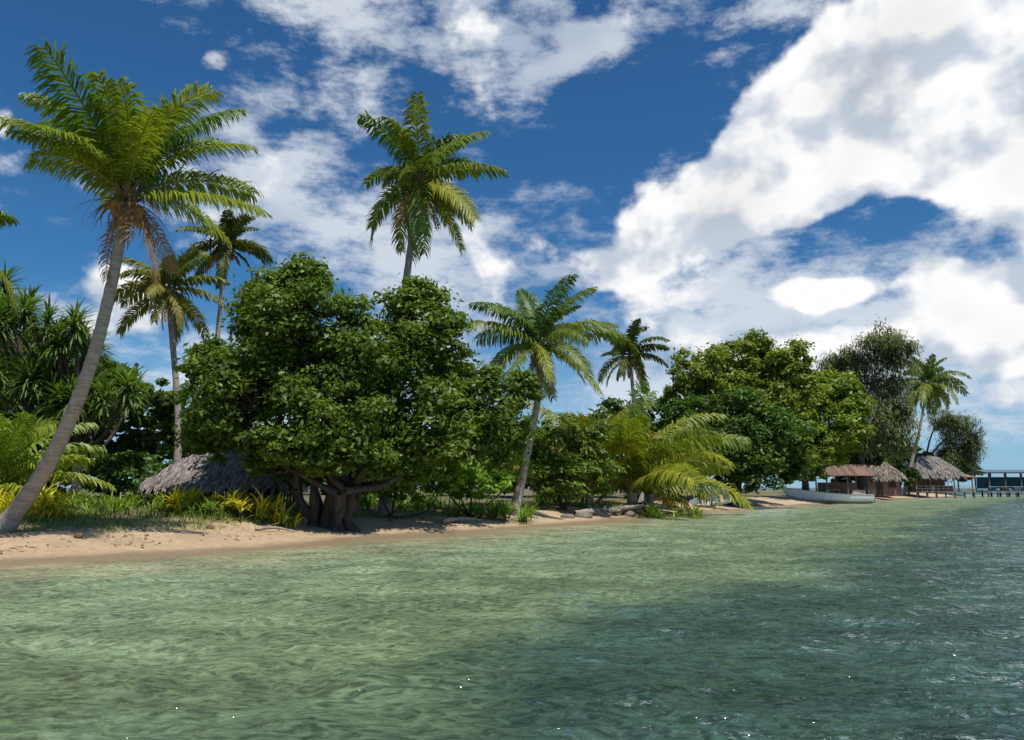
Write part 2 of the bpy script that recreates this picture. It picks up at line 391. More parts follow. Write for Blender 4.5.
palm([(.14, 38, .5), S(16, 40, 38), S(26, 90, 37.6), S(27, 140, 37.5)], 4.1, nf=22, elmin=-25, elmax=86, wind=(.28, 0, .04), colA=(.22, .25, .035), dead=4, nuts=6, rad=(.24, .17, .13), w=.08)
palm([(9.5, 60, .9), (9.3, 60, 6), S(118, 130, 60)], 3.4, nf=18, elmin=-25, colA=(.17, .18, .035), colB=(.07, .11, .025), dead=3, w=.1)
palm([(62.5, 129, .7), (64.5, 129, 7), S(408, 60, 128), S(416, 104, 128)], 6.4, nf=26, elmin=-60, colA=(.24, .25, .045), m=50, w=.2, dead=3, rad=(.3, .22, .18))
palm([(-19.2, 25, .8), (-19.0, 25, 5), S(-575, 250, 25)], 3.2, nf=20, elmin=-20)
# young palms, fronds rising from the ground
palm([(6.9, 46.5, .6), (6.9, 46.5, .9), (6.9, 46.5, 1.5)], 7.2, nf=28, elmin=18, elmax=90, colA=(.30, .31, .035), colB=(.14, .20, .025), droop=1.05, dead=1, nuts=0, m=80, w=.1, wind=(-.05, -.05, 0), rad=(.3, .3, .25), ll=.2)
palm([(8.6, 51, .6), (8.6, 51, .9), (8.6, 51, 1.4)], 4.6, nf=20, elmin=15, elmax=84, colA=(.32, .30, .035), colB=(.17, .21, .025), droop=1.4, dead=1, nuts=0, m=70, w=.1, wind=(-.05, 0, 0), rad=(.3, .3, .25), ll=.2)
palm([(4.4, 46, .6), (4.4, 46, .9), (4.4, 46, 1.7)], 6.0, nf=18, elmin=25, elmax=85, colA=(.32, .28, .035), colB=(.19, .20, .025), droop=1.1, dead=0, nuts=0, m=66, w=.1, rad=(.25, .25, .2), ll=.2)
palm([(-16.6, 26, .7), (-16.6, 26, .9), (-16.6, 26, 1.4)], 3.7, nf=22, elmin=5, elmax=80, colA=(.32, .34, .035), colB=(.17, .26, .035), droop=1.1, dead=0, nuts=0, m=60, w=.07, rad=(.2, .2, .15))

# ------------------------------------------------------------ pandanus
def pandanus(base, tufts, L=1.25):
    b = B(); base = np.array(base, float); fork = base+np.array([0, 0, 2.2])
    tube(b, smoothpath([base+[0, 0, -.2], base+[.1, 0, 1.1], fork], 4), [.2, .16, .15], mat=mPALM)
    for i in range(7):
        a = i*.9; tube(b, [base+[0, 0, .9], base+[math.cos(a)*.5, math.sin(a)*.5, -.2]], [.05, .04], mat=mPALM, ns=5)
    for tpos in tufts:
        tpos = np.array(tpos); mid = (fork+tpos)/2+rng.normal(size=3)*.3+[0, 0, -.3]
        tube(b, smoothpath([fork, mid, tpos-[0, 0, .1]], 4), [.11, .08, .06], mat=mBARK, ns=6)
        k = 100; q = rng.uniform(0, 1, k)
        col = lerpc((.06, .12, .03), (.17, .25, .045), rng.uniform(0, 1, k)*.6+rng.uniform()*.4)
        straps(b, np.tile(tpos, (k, 1))-np.stack([0*q, 0*q, q*.5], -1), rng.uniform(0, 6.28, k), R(85)-q*R(100), L*rng.uniform(.6, 1.1, k), .085, rng.uniform(.5, 1.7, k), col, segs=4)
    b.build('pandanus_tree')
def scatter(n, a0, a1, e0, e1, d, top):
    o = []
    while len(o) < n:
        a = rng.uniform(a0, a1); e = rng.uniform(e0, e1)
        if e < top(a): o.append(S(a, e, d+rng.uniform(-2, 2)))
    return o
pandanus((-16.8, 31, .85), scatter(46, -520, -375, 80, 212, 31, lambda a: np.interp(a, [-520, -470, -375], [212, 200, 130])), 1.05)
pandanus((-23, 35, .85), scatter(18, -610, -500, 100, 225, 35, lambda a: 225))

# ------------------------------------------------------------ broadleaf trees
b = B()
base = np.array([-6.1, 27.2, G(-6.1, 27.2)-.15])
forks = []
for i in range(11):
    a = i*.6+rng.normal()*.25; rr = rng.uniform(.4, 1.4)
    s0 = base+np.array([math.cos(a)*.55, math.sin(a)*.35, 0])
    f = base+np.array([math.cos(a)*rr, math.sin(a)*rr*.8, rng.uniform(1.2, 2.1)])
    tube(b, smoothpath([s0+np.array([math.cos(a)*.4, math.sin(a)*.3, -.2]), s0+[0, 0, .35], (s0+f)/2+rng.normal(size=3)*.12, f], 5), [.26, .15, .17, .11], ns=8)
    forks.append(f)
tube(b, smoothpath([base+[0, 0, -.2], base+[.1, 0, .9], base+[.2, 0, 2.2]], 4), [.5, .3, .25], ns=10)
crown(b, [(-222, 167, 56, 27), (-142, 137, 60, 28), (-82, 155, 40, 29), (-272, 92, 54, 26.5), (-182, 67, 62, 26.5), (-92, 62, 58, 29), (-32, 78, 44, 31),
          (-214, 200, 28, 27.5), (-14, 50, 34, 32), (-100, 184, 26, 29), (-135, 36, 40, 28.5), (-290, 58, 36, 27), (-225, 120, 60, 29.5), (-160, 100, 56, 30.5), (-240, 180, 35, 28), (-302, 120, 26, 27),
          (-250, 36, 26, 26.5), (-120, 16, 24, 28.5), (-215, 28, 26, 28.5), (8, 95, 20, 32), (-185, 32, 26, 25.6), (-225, 42, 24, 25.6), (-145, 26, 22, 26.4), (-50, 50, 34, 31), (-55, 110, 34, 30.5)],
      (.048, .098, .013), (.165, .235, .026), size=.105, n_per=150, dens=6.5, fork=forks, limb=.14, sub=.29)
b.build('shade_tree')

def tree(name, base, forkz, ells, cA, cB, size, n_per=120, dens=4, rad=.35, **kw):
    b = B(); base = np.array([base[0], base[1], G(*base)-.2])
    f = base+np.array([rng.normal()*.3, 0, forkz])
    tube(b, smoothpath([base, (base+f)/2+[.15, 0, 0], f], 4), [rad*1.3, rad, rad*.7])
    crown(b, ells, cA, cB, size=size, n_per=n_per, dens=dens, fork=[f], limb=rad*.45, **kw)
    return b.build(name)
tree('broadleaf_tree', (18.5, 67), 4, [(190, 115, 30, 66), (235, 132, 28, 67), (275, 120, 28, 66), (215, 95, 36, 66), (265, 85, 34, 66), (172, 95, 20, 66), (250, 110, 34, 69), (292, 100, 20, 67), (225, 70, 36, 70)],
     (.11, .17, .02), (.28, .32, .04), .19, dens=4.5, n_per=85, sub=.26)
tree('broadleaf_tree', (17.0, 63), 2.5, [(186, 62, 34, 62), (226, 62, 38, 62), (262, 48, 34, 62), (172, 32, 24, 61), (240, 25, 32, 61), (205, 30, 34, 62), (275, 25, 24, 63), (165, 55, 22, 63)],
     (.04, .09, .014), (.11, .18, .022), .18, dens=4.5, n_per=100)
tree('broadleaf_tree', (30, 83), 3.5, [(298, 92, 24, 80), (325, 97, 22, 81), (340, 80, 18, 80), (318, 62, 30, 80), (342, 55, 16, 80), (300, 40, 26, 79), (282, 60, 22, 80), (325, 40, 18, 82)],
     (.11, .18, .02), (.26, .32, .035), .22, dens=4.5, n_per=85)
def needle_tree(base, d, ells, name='casuarina_tree'):
    b = B(); base = np.array([base[0], base[1], G(*base)-.2]); f = base+[0, 0, 6]
    tube(b, [base, base+[.2, 0, 3], f], [.5, .4, .3])
    for a, e, r in ells:
        c = S(a, e, d+rng.uniform(-2, 2)); rm = r*d/800
        tube(b, smoothpath([f, (f+c)/2+rng.normal(size=3)*.6, c], 3), [.22, .14, .05], ns=5)
        for k in range(34):
            q = c+nrm(rng.normal(size=3))*rm*rng.uniform(.3, 1.05)
            if k % 3 == 0: tube(b, [c, (c+q)/2+[0, 0, .2], q], [.05, .03, .01], ns=3)
            n = 65
            o = q+rng.normal(size=(n, 3))*rm*.19
            col = lerpc((.10, .125, .065), (.23, .245, .13), rng.uniform(0, 1, n)*.5+rng.uniform()*.5)
            straps(b, o, rng.uniform(0, 6.28, n), rng.uniform(-.6, 1.2, n), rng.uniform(.5, 1.1, n), .15, 1.2, col, segs=2)
    b.build(name)
needle_tree((46, 106), 106, [(322, 118, 16), (343, 130, 20), (368, 142, 20), (388, 130, 18), (355, 105, 24), (380, 98, 24), (335, 90, 22), (388, 76, 20), (366, 60, 26), (384, 50, 18), (345, 60, 22)])
needle_tree((78, 152), 152, [(432, 66, 13), (450, 62, 13), (462, 46, 12), (440, 42, 17), (455, 32, 14), (430, 25, 16)])

# background mass of trees and undergrowth
b = B()
crown(b, [(a, e, r, 44+rng.uniform(-2, 3)) for a, e, r in [(-520, 70, 50), (-490, 60, 45), (-440, 50, 42), (-395, 48, 42), (-350, 55, 38), (-310, 60, 45), (-400, 78, 24), (-560, 70, 55), (-620, 80, 60), (-690, 60, 60), (-500, 15, 35), (-440, 10, 35), (-380, 12, 35), (-320, 12, 35), (-250, 10, 35),
        (-510, 130, 40), (-470, 120, 36), (-440, 110, 30), (-560, 130, 50), (-385, 92, 28), (-355, 84, 26), (-405, 110, 22)]],
      (.03, .075, .014), (.10, .16, .022), size=.24, n_per=80, dens=2.4)
crown(b, [(a, 22, 36, 62+rng.uniform(-2, 3)) for a in range(-260, 130, 30)], (.03, .07, .014), (.09, .15, .022), size=.34, n_per=60, dens=1.6)
crown(b, [(60, 40, 28, 66), (105, 62, 30, 66), (150, 70, 26, 68), (130, 40, 30, 64), (80, 20, 25, 64), (20, 40, 30, 60), (-20, 30, 30, 56), (155, 25, 30, 72)],
      (.035, .08, .014), (.09, .15, .022), size=.28, n_per=70, dens=2.6)
crown(b, [(300, 20, 20, 90), (330, 24, 20, 112), (350, 26, 22, 118), (375, 28, 22, 124), (400, 22, 20, 134), (425, 20, 18, 152), (445, 18, 16, 156), (460, 14, 12, 158), (315, 40, 20, 96), (395, 10, 12, 126), (340, 8, 14, 112), (348, 26, 9, 108), (362, 30, 8, 108)],
      (.03, .07, .014), (.08, .13, .022), size=.4, n_per=60, dens=1.8)
b.build('background_trees')
def shrub(ells, cA, cB, size=.14, n=90, dens=4, name='shrub', **kw):
    b = B(); e0 = ells[0]; c = S(*e0[:2], e0[3]); g = np.array([c[0], c[1], G(c[0], c[1])])
    crown(b, ells, cA, cB, size=size, n_per=n, dens=dens, fork=[g, g+[.4, 0, 0]], limb=.06, **kw); b.build(name)
shrub([(45, 38, 32, 41.5), (78, 45, 26, 42), (30, 12, 24, 41), (90, 15, 24, 41.5), (60, 10, 26, 41), (20, 40, 20, 42)], (.08, .13, .015), (.19, .26, .035), .13)
shrub([(115, 25, 26, 50), (140, 12, 18, 50), (165, 8, 15, 54), (150, 30, 18, 54)], (.05, .11, .015), (.14, .21, .028), .15)
shrub([(-130, 4, 22, 30.5), (-100, 4, 24, 31.3), (-70, 6, 22, 32.3), (-115, 18, 22, 32), (-150, 2, 16, 30)], (.09, .19, .018), (.24, .38, .04), .12)
shrub([(-42, 6, 22, 34.3), (-18, 8, 20, 35.7), (5, 12, 20, 38), (-30, 25, 22, 36), (-60, 20, 24, 36), (-85, 26, 24, 36)], (.10, .19, .018), (.25, .38, .04), .12)
shrub([(-345, 6, 22, 33), (-370, 12, 24, 34), (-395, 10, 20, 34)], (.04, .10, .018), (.10, .18, .025), .12)
shrub([(-250, -2, 12, 30), (-235, 2, 16, 31)], (.06, .14, .018), (.15, .26, .035), .1)

# crotons / spider lilies with yellow strap leaves
def rosettes(name, pts, L, n, cA, cB, w=.06, hmax=.35):
    b = B()
    for (x, y) in pts:
        z = G(x, y); k = n
        h = rng.uniform(0, hmax)
        straps(b, np.tile(np.array([x, y, z+h]), (k, 1))+rng.normal(size=(k, 3))*.05, rng.uniform(0, 6.28, k), rng.uniform(.4, 1.45, k), L*rng.uniform(.6, 1.1, k), w, rng.uniform(.5, 1.9, k), lerpc(cA, cB, rng.uniform(0, 1, k)), segs=5)
        tube(b, [(x, y, z-.05), (x, y, z+h+.05)], [.03, .02], ns=4)
    b.build(name)
def row(a0, a1, d, n, jd=.7): return [(lambda q: (q[0], q[1]))(S(rng.uniform(a0, a1), 0, d+rng.uniform(-jd, jd))) for _ in range(n)]
YA, YB = (.32, .34, .03), (.86, .68, .06)
rosettes('yellow_croton_plant', row(-345, -300, 26.8, 9, .7)+row(-285, -218, 26.5, 13, .7), .8, 22, YA, YB, .07, .5)
rosettes('yellow_croton_plant', row(-515, -440, 24.0, 18, .9), .9, 22, YA, YB, .07, .5)
rosettes('green_undergrowth', row(-520, -210, 28.8, 110, 1.6), .6, 18, (.08, .17, .02), (.28, .38, .05), .05)
rosettes('green_undergrowth', row(-520, -210, 26.2, 70, .9), .4, 18, (.08, .17, .02), (.28, .38, .05), .04)
rosettes('green_undergrowth', row(-150, 20, 34.5, 60, 1.2), .9, 20, (.09, .18, .02), (.22, .34, .04), .05)
rosettes('green_undergrowth', row(20, 190, 45, 50, 2.), .9, 18, (.09, .18, .02), (.26, .34, .04), .06)

# grass
b = B(); n = 80000
d = rng.uniform(19, 42, n); a = rng.uniform(-540, 60, n); x = a/809*d
s = sdist(x, d); pn = np.sin(x*1.1+d*.7)+np.sin(x*2.3-d*1.9)*.7+rng.normal(size=n)*.6
k = (s > 3.0+pn*.8) & (s < 14) & (pn > -.5); x, d = x[k], d[k]; n = len(x)
straps(b, np.stack([x, d, gh(x, d)-.01], -1), rng.uniform(0, 6.28, n), rng.uniform(.7, 1.5, n), rng.uniform(.08, .3, n), .022, rng.uniform(.2, 1.2, n), lerpc((.08, .15, .03), (.34, .36, .11), rng.uniform(0, 1, n)), segs=2)
b.build('grass')
# beach litter: dry leaves and husks
b = B(); n = 18000
d = rng.uniform(17, 60, n); a = rng.uniform(-540, 230, n); x = a/809*d; s = sdist(x, d)
k = (s > 1.1) & (s < 8) & (rng.random(n) < np.clip(.3+.3*np.sin(x*2+d), .06, 1)); x, d = x[k], d[k]; n = len(x)
straps(b, np.stack([x, d, gh(x, d)+.015], -1), rng.uniform(0, 6.28, n), rng.uniform(-.05, .5, n), rng.uniform(.05, .28, n), rng.uniform(.02, .08, n), .5, lerpc((.10, .06, .03), (.30, .20, .10), rng.uniform(0, 1, n)), mTHATCH, segs=2)
b.build('leaf_litter')
for (a, d) in [(-430, 20.5), (-300, 24), (-120, 29.5), (60, 39)]:
    b = B(); x = a/809*d; z = G(x, d); blob(b, (x, d, z+.05), (.13, .10, .09), (.16, .09, .04), jit=.04); b.build('fallen_coconut')
# driftwood
def log(p0, p1, r, branches=2):
    b = B(); p0 = np.array(p0); p1 = np.array(p1); L = np.linalg.norm(p1-p0)
    mid = (p0+p1)/2+[0, 0, .08]; tube(b, smoothpath([p0, mid, p1], 5), [r, r*.9, r*.4], (.30, .25, .20), mWOOD, ns=8)
    for i in range(branches):
        q = p0+(p1-p0)*rng.uniform(.4, .9); tube(b, [q, q+np.array([rng.normal()*.3, rng.normal()*.3, .35])*L*.25], [r*.4, .02], (.3, .25, .2), mWOOD, ns=5)
    b.build('driftwood_log')
def onp(a, d, dz=.1): x = a/809*d; return (x, d, G(x, d)+dz)
log(onp(62, 40), onp(108, 43, .3), .17, 3)
log(onp(85, 41.5, .2), onp(150, 47, .5), .14, 3)
log(onp(-70, 30.5), onp(-30, 32), .08)
log(onp(-255, 24.4, .05), onp(-215, 24.9, .05), .05, 1)
for (a, d, r) in [(70, 39.5, .3), (88, 41.4, .36), (115, 44, .3), (55, 38.6, .22)]:
    b = B(); x = a/809*d; blob(b, (x, d, G(x, d)+r*.2), (r*1.5, r, r*.7), (.20, .17, .14), jit=.08, ns=10, nr=8); b.build('beach_rock')

# ------------------------------------------------------------ thatched hut
def thatch_roof(b, c, lx, ly, ridge, z0, z1, col=(.26, .23, .20), rows=16, seg=.06, hang=.5, width=.1, rz=0):
    cx, cy = c; hx, hy = lx/2, ly/2; hr = ridge/2
    def rect(t):
        q = t; ax = hx+(hr-hx)*q; ay = hy+(0.02-hy)*q; z = z0+(z1-z0)*(q**.85); return ax, ay, z
    ts = np.linspace(0, 1, rows+1); O = []; A = []; E = []; V = []; F = []
    for t in ts:
        ax, ay, z = rect(t); V += [(cx-ax, cy-ay, z-.06), (cx+ax, cy-ay, z-.06), (cx+ax, cy+ay, z-.06), (cx-ax, cy+ay, z-.06)]
        for (p, q, az) in [((-ax, -ay), (ax, -ay), -np.pi/2), ((ax, -ay), (ax, ay), 0), ((ax, ay), (-ax, ay), np.pi/2), ((-ax, ay), (-ax, -ay), np.pi)]:
            ln = math.hypot(q[0]-p[0], q[1]-p[1]); n = max(2, int(ln/seg)); k = rng.random(n)
            O.append(np.stack([cx+p[0]+(q[0]-p[0])*k, cy+p[1]+(q[1]-p[1])*k, z+.02+rng.normal(size=n)*.02], -1)); A.append(az+rng.normal(size=n)*.12)
            run = (hy if az in (-np.pi/2, np.pi/2) else hx-hr); E.append(np.full(n, -math.atan2(z1-z0, run))+rng.normal(size=n)*.07+.1)
    for r in range(rows):
        for k in range(4): F.append([r*4+k, r*4+(k+1) % 4, (r+1)*4+(k+1) % 4, (r+1)*4+k])
    b.add(V, F, np.array(col)*.5, mTHATCH)
    O = np.concatenate(O); n = len(O)
    straps(b, O, np.concatenate(A), np.concatenate(E), hang*rng.uniform(.6, 1.2, n), width, .35, np.array(col)*rng.uniform(.55, 1.45, (n, 1)), mTHATCH, segs=3, tip=.4)
b = B(); hc = S(-285, 0, 31.5); cx, cy = hc[0], hc[1]; gz = G(cx, cy)
thatch_roof(b, (cx, cy), 5.0, 4.2, 1.6, 1.65, 3.2, (.21, .18, .16), rows=24, seg=.045, hang=.42, width=.07)
for px_ in (-2.3, -.8, .8, 2.3):
    for py_ in (-1.7, 1.7): tube(b, [(cx+px_, cy+py_, gz-.3), (cx+px_, cy+py_, 2.0)], [.07, .06], (.2, .16, .12), mWOOD)
for py_ in (-1.72, 1.72): tube(b, [(cx-2.4, cy+py_, 1.9), (cx+2.4, cy+py_, 1.9)], [.06, .06], (.2, .16, .12), mWOOD)
for i in range(38): box(b, (cx-2.3+i*.125, cy+1.5, gz+.5), (.09, .03, 1.0), np.array((.22, .17, .12))*rng.uniform(.7, 1.2))
for i in range(26): box(b, (cx-2.25, cy-1.5+i*.12, gz+.5), (.03, .09, 1.0), np.array((.22, .17, .12))*rng.uniform(.7, 1.2))
b.build('thatched_hut')

# ------------------------------------------------------------ far huts and jetty
b = B(); c = S(330, 0, 103); cx, cy = c[0], c[1]; z = G(cx, cy)
for sx in (-2.6, 0, 2.6):
    for sy in (-1.8, 1.8): box(b, (cx+sx, cy+sy, z+1.2), (.14, .14, 2.9), (.16, .11, .08))
for i in range(12):
    cc = np.array((.17, .10, .075))*rng.uniform(.6, 1.4)
    box(b, (cx-3.03+i*.55, cy-1.25, 3.75+rng.uniform(0, .02)), (.54, 3.0+rng.uniform(-.15, .15), .06), cc, tilt=.5)
    box(b, (cx-3.03+i*.55, cy+1.25, 3.75+rng.uniform(0, .02)), (.54, 3.0, .06), cc, tilt=-.5)
box(b, (cx, cy+1.6, z+.9), (5.0, .08, 1.6), (.15, .10, .08))
box(b, (cx-1.2, cy-.2, z+.75), (1.6, .8, .08), (.3, .25, .2)); box(b, (cx-1.8, cy-.2, z+.35), (.08, .7, .8), (.3, .25, .2)); box(b, (cx-.6, cy-.2, z+.35), (.08, .7, .8), (.3, .25, .2))
box(b, (cx+1.4, cy-1.7, z+.4), (1.6, .06, .7), (.4, .35, .3))
b.build('wooden_shelter')
b = B(); c = S(366, 0, 115); cx, cy = c[0], c[1]; z = G(cx, cy)
thatch_roof(b, (cx, cy), 6, 5, 3, z+2.6, z+4.8, (.18, .15, .12), rows=9, seg=.16, width=.2, hang=.8)
box(b, (cx, cy, z+1.3), (4.6, 3.6, 2.6), (.25, .14, .10)); box(b, (cx-.6, cy-1.83, z+1.1), (.9, .05, 2.0), (.05, .04, .03)); box(b, (cx+1.2, cy-1.83, z+1.6), (1.0, .05, .8), (.05, .04, .03))
b.build('beach_hut')
b = B(); c = S(424, 0, 130); cx, cy = c[0], c[1]
D0 = .95
box(b, (cx, cy, D0), (9.4, 6, .18), (.26, .21, .17))
for sx in np.linspace(-4.5, 4.5, 7):
    for sy in (-2.8, 0, 2.8): tube(b, [(cx+sx, cy+sy, -2.5), (cx+sx, cy+sy, D0)], [.13, .12], (.17, .14, .11), mWOOD)
for sx in (-4.4, -2.2, 0, 2.2, 4.4):
    for sy in (-2.6, 2.6): box(b, (cx+sx, cy+sy, D0+1.4), (.16, .16, 2.6), (.22, .15, .11))
thatch_roof(b, (cx-1.0, cy), 8.0, 6.8, 3.2, D0+2.6, D0+5.7, (.19, .165, .145), rows=12, seg=.14, width=.2, hang=.9)
box(b, (cx-.8, cy+1.8, D0+1.2), (6.2, .1, 2.2), (.34, .17, .12)); box(b, (cx-3.2, cy, D0+1.2), (.1, 3.4, 2.2), (.30, .17, .12))
for zz in (.45, .9): box(b, (cx, cy-2.9, D0+zz), (9.2, .07, .08), (.40, .33, .26))
for sx in np.linspace(-4.6, 4.6, 12): box(b, (cx+sx, cy-2.95, D0+.5), (.08, .05, .9), (.40, .33, .26))
box(b, (cx+3.9, cy-1.2, D0+2.5), (2.6, 3.4, .07), (.30, .14, .10), tilt=.15)
box(b, (cx+1.0, cy-1.5, D0+.5), (1.4, .8, .8), (.45, .12, .08)); box(b, (cx-1.6, cy-1.6, D0+.45), (1.0, .8, .7), (.55, .5, .45))
b.build('overwater_hut')
b = B(); c = S(498, 0, 142); cx, cy = c[0], c[1]; D0 = .85
box(b, (cx+2, cy, D0), (15, 5, .2), (.22, .19, .16))
for sx in np.linspace(-5.2, 9.2, 10):
    for sy in (-2.3, 2.3): tube(b, [(cx+sx, cy+sy, -4), (cx+sx, cy+sy, D0+.3)], [.16, .15], (.10, .09, .08), mWOOD)
for sx in np.linspace(-4.8, 9, 6):
    for sy in (-2.1, 2.1): box(b, (cx+sx, cy+sy, D0+1.7), (.2, .2, 3.2), (.09, .10, .12))
box(b, (cx+2, cy-1.35, D0+3.55), (15.6, 2.9, .12), (.10, .15, .20), tilt=.16)
box(b, (cx+2, cy+1.35, D0+3.55), (15.6, 2.9, .12), (.10, .15, .20), tilt=-.16)
box(b, (cx+2, cy+2.2, D0+1.6), (13, .1, 2.0), (.04, .12, .16))
for i in range(6):
    box(b, (cx-3.5+i*2.1, cy-.6, D0+.55), (1.1, .7, .75), [(.05, .2, .35), (.35, .2, .05), (.5, .5, .48), (.05, .25, .25), (.3, .06, .04), (.1, .1, .1)][i])
box(b, (cx-6.2, cy, D0+.3), (1.6, 2.0, .1), (.3, .25, .2)); box(b, (cx+2, cy-2.45, D0+.9), (14.5, .08, .1), (.25, .28, .3))
b.build('jetty')

# ------------------------------------------------------------ boats
def hull(name, c, L, beam, h, rz, colo, coli, roll=0, pitch=0, stripe=None, benches=3, motor=False):
    b = B(); ns = 26; t = np.linspace(0, 1, ns)   # t=0 stern, 1 bow
    bw = beam/2*np.where(t < .5, .88+.12*np.sin(t*np.pi), np.cos((t-.5)*np.pi)**.62); bw = np.maximum(bw, .015)
    sheer = h*(.62+.62*t**2.4); keel = h*(.02+.50*np.clip((t-.72)/.28, 0, 1)**2.0)
    x = (t-.5)*L
    prof = [(0, 0), (.45, .05), (.78, .18), (.93, .34), (.99, .80), (1.05, 1.0)]
    ringO = []
    for i in range(ns):
        rk = .07*L*t[i]**6
        r = [(x[i]+rk*p[1], -bw[i]*p[0], keel[i]+(sheer[i]-keel[i])*p[1]) for p in prof[::-1]]+[(x[i]+rk*p[1], bw[i]*p[0], keel[i]+(sheer[i]-keel[i])*p[1]) for p in prof[1:]]
        ringO.append(r)
    O = np.array(ringO); k = O.shape[1]
    I = O.copy(); I[:, :, 1] *= .93; I[:, :, 2] = np.maximum(I[:, :, 2], keel[:, None]+.09)
    i, j = np.meshgrid(np.arange(ns-1), np.arange(k-1), indexing='ij')
    F = np.stack([i*k+j, i*k+j+1, (i+1)*k+j+1, (i+1)*k+j], -1).reshape(-1, 4)
    colO = np.tile(np.array(colo, float), (ns*k, 1)).reshape(ns, k, 3)
    if stripe is not None: colO[:, [3, k-4]] = stripe
    def xf(p):
        p = np.array(p, float).reshape(-1, 3)
        cr, sr = math.cos(roll), math.sin(roll); p = np.stack([p[:, 0], p[:, 1]*cr-p[:, 2]*sr, p[:, 1]*sr+p[:, 2]*cr], -1)
        cp, sp = math.cos(pitch), math.sin(pitch); p = np.stack([p[:, 0]*cp-p[:, 2]*sp, p[:, 1], p[:, 0]*sp+p[:, 2]*cp], -1)
        cz, sz = math.cos(rz), math.sin(rz); return np.stack([p[:, 0]*cz-p[:, 1]*sz, p[:, 0]*sz+p[:, 1]*cz, p[:, 2]], -1)+np.array(c)
    b.add(xf(O), F, colO.reshape(-1, 3), mPAINT, True); b.add(xf(I), F, coli, mPAINT, True)
    for e in (0, k-1):   # gunwale
        g = np.stack([O[:, e], I[:, e]], 1).reshape(-1, 3); g[:, 2] += .02
        q = np.arange(ns-1)*2; b.add(xf(g), np.stack([q, q+1, q+3, q+2], -1), colo, mPAINT)
        tube(b, xf(O[:, e]+[0, 0, .01]), [.035, .035], (.35, .30, .27), mPAINT, ns=6)
    for src, dx in ((O, 0), (I, .05)):
        r = src[0].copy(); r[:, 0] += dx; h2 = k//2
        tv = xf(r); b.add(tv, [[a, a+1, k-2-a, k-1-a] for a in range(h2)], colo, mPAINT)
    for m_ in range(benches):
        tt = .2+.5*m_/max(1, benches-1); xx = (tt-.5)*L; ww = np.interp(tt, t, bw)*1.9; zz = h*.5
        p = np.array([[sx*.16+xx, sy*ww/2, zz+sz*.03] for sx in (-1, 1) for sy in (-1, 1) for sz in (-1, 1)])
        b.add(xf(p), [[0, 1, 3, 2], [4, 6, 7, 5], [0, 4, 5, 1], [2, 3, 7, 6], [0, 2, 6, 4], [1, 5, 7, 3]], (.45, .33, .22), mPAINT)
    if motor:
        for (o, s) in (((-L/2-.22, 0, h*.95), (.38, .3, .42)), ((-L/2-.2, 0, h*.4), (.14, .12, .8))):
            p = np.array([[o[0]+sx*s[0]/2, o[1]+sy*s[1]/2, o[2]+sz*s[2]/2] for sx in (-1, 1) for sy in (-1, 1) for sz in (-1, 1)])
            b.add(xf(p), [[0, 1, 3, 2], [4, 6, 7, 5], [0, 4, 5, 1], [2, 3, 7, 6], [0, 2, 6, 4], [1, 5, 7, 3]], (.06, .06, .07), mPAINT)
    b.build(name)
bc = S(317, 0, 82)
hull('motorboat', (bc[0], bc[1], -.02), 8.2, 1.9, 1.3, R(180-8), (.82, .81, .79), (.45, .38, .33), roll=R(7), pitch=0, stripe=(.55, .44, .38), motor=True)
bc = S(200, 0, 57.5)
hull('dinghy', (bc[0], bc[1], G(bc[0], bc[1])+.3), 2.6, .9, .6, R(160), (.78, .80, .82), (.5, .55, .6), roll=R(-50), pitch=R(-14), benches=2)
# distant island on the horizon
b = B(); n = 260
cc = np.stack([rng.uniform(520, 1100, n), rng.uniform(800, 860, n), rng.uniform(.5, 7, n)], -1)
leaves(b, cc, rng.uniform(3, 6, n), 40, 1.4, (.07, .10, .07), (.12, .15, .09))
b.build('distant_island_trees')

# ------------------------------------------------------------ sky
SUN_EL = 64; sun_dir = np.array([.42, -.60]); sun_dir /= np.linalg.norm(sun_dir)
el = R(SUN_EL); sdv = Vector((sun_dir[0]*math.cos(el), sun_dir[1]*math.cos(el), math.sin(el)))
L = bpy.data.lights.new('sun', 'SUN'); L.energy = 4.9; L.angle = R(.5); L.color = (1, .96, .89)
so = bpy.data.objects.new('sun', L); so.rotation_euler = sdv.to_track_quat('Z', 'Y').to_euler(); so.location = (0, 0, 50); sc.collection.objects.link(so)
w = bpy.data.worlds.new('World'); sc.world = w; w.use_nodes = True; nt = w.node_tree; nt.nodes.clear()
try: w.cycles.sampling_method = 'NONE'
except Exception: pass
out = N(nt, 'ShaderNodeOutputWorld')
sky = N(nt, 'ShaderNodeTexSky'); sky.sky_type = 'NISHITA'; sky.sun_disc = False
sky.sun_elevation = el; sky.sun_rotation = math.atan2(sun_dir[0], sun_dir[1]); sky.ozone_density = 2.0; sky.dust_density = .4; sky.air_density = 1.0
g = N(nt, 'ShaderNodeTexCoord').outputs['Generated']
sp = N(nt, 'ShaderNodeSeparateXYZ'); nt.links.new(g, sp.inputs[0])
az = M(nt, 'ARCTAN2', sp.outputs[0], sp.outputs[1]); ele = M(nt, 'ARCSINE', sp.outputs[2])
cv = N(nt, 'ShaderNodeCombineXYZ'); nt.links.new(az, cv.inputs[0]); nt.links.new(ele, cv.inputs[1]); AE = cv.outputs[0]
wn = N(nt, 'ShaderNodeTexNoise'); wn.noise_dimensions = '2D'; nt.links.new(AE, wn.inputs['Vector']); wn.inputs['Scale'].default_value = 6; wn.inputs['Detail'].default_value = 2
wv = VM(nt, 'SCALE', VM(nt, 'SUBTRACT', wn.outputs['Color'], (.5, .5, .5)), scale=.12)
AEw = VM(nt, 'ADD', AE, wv)
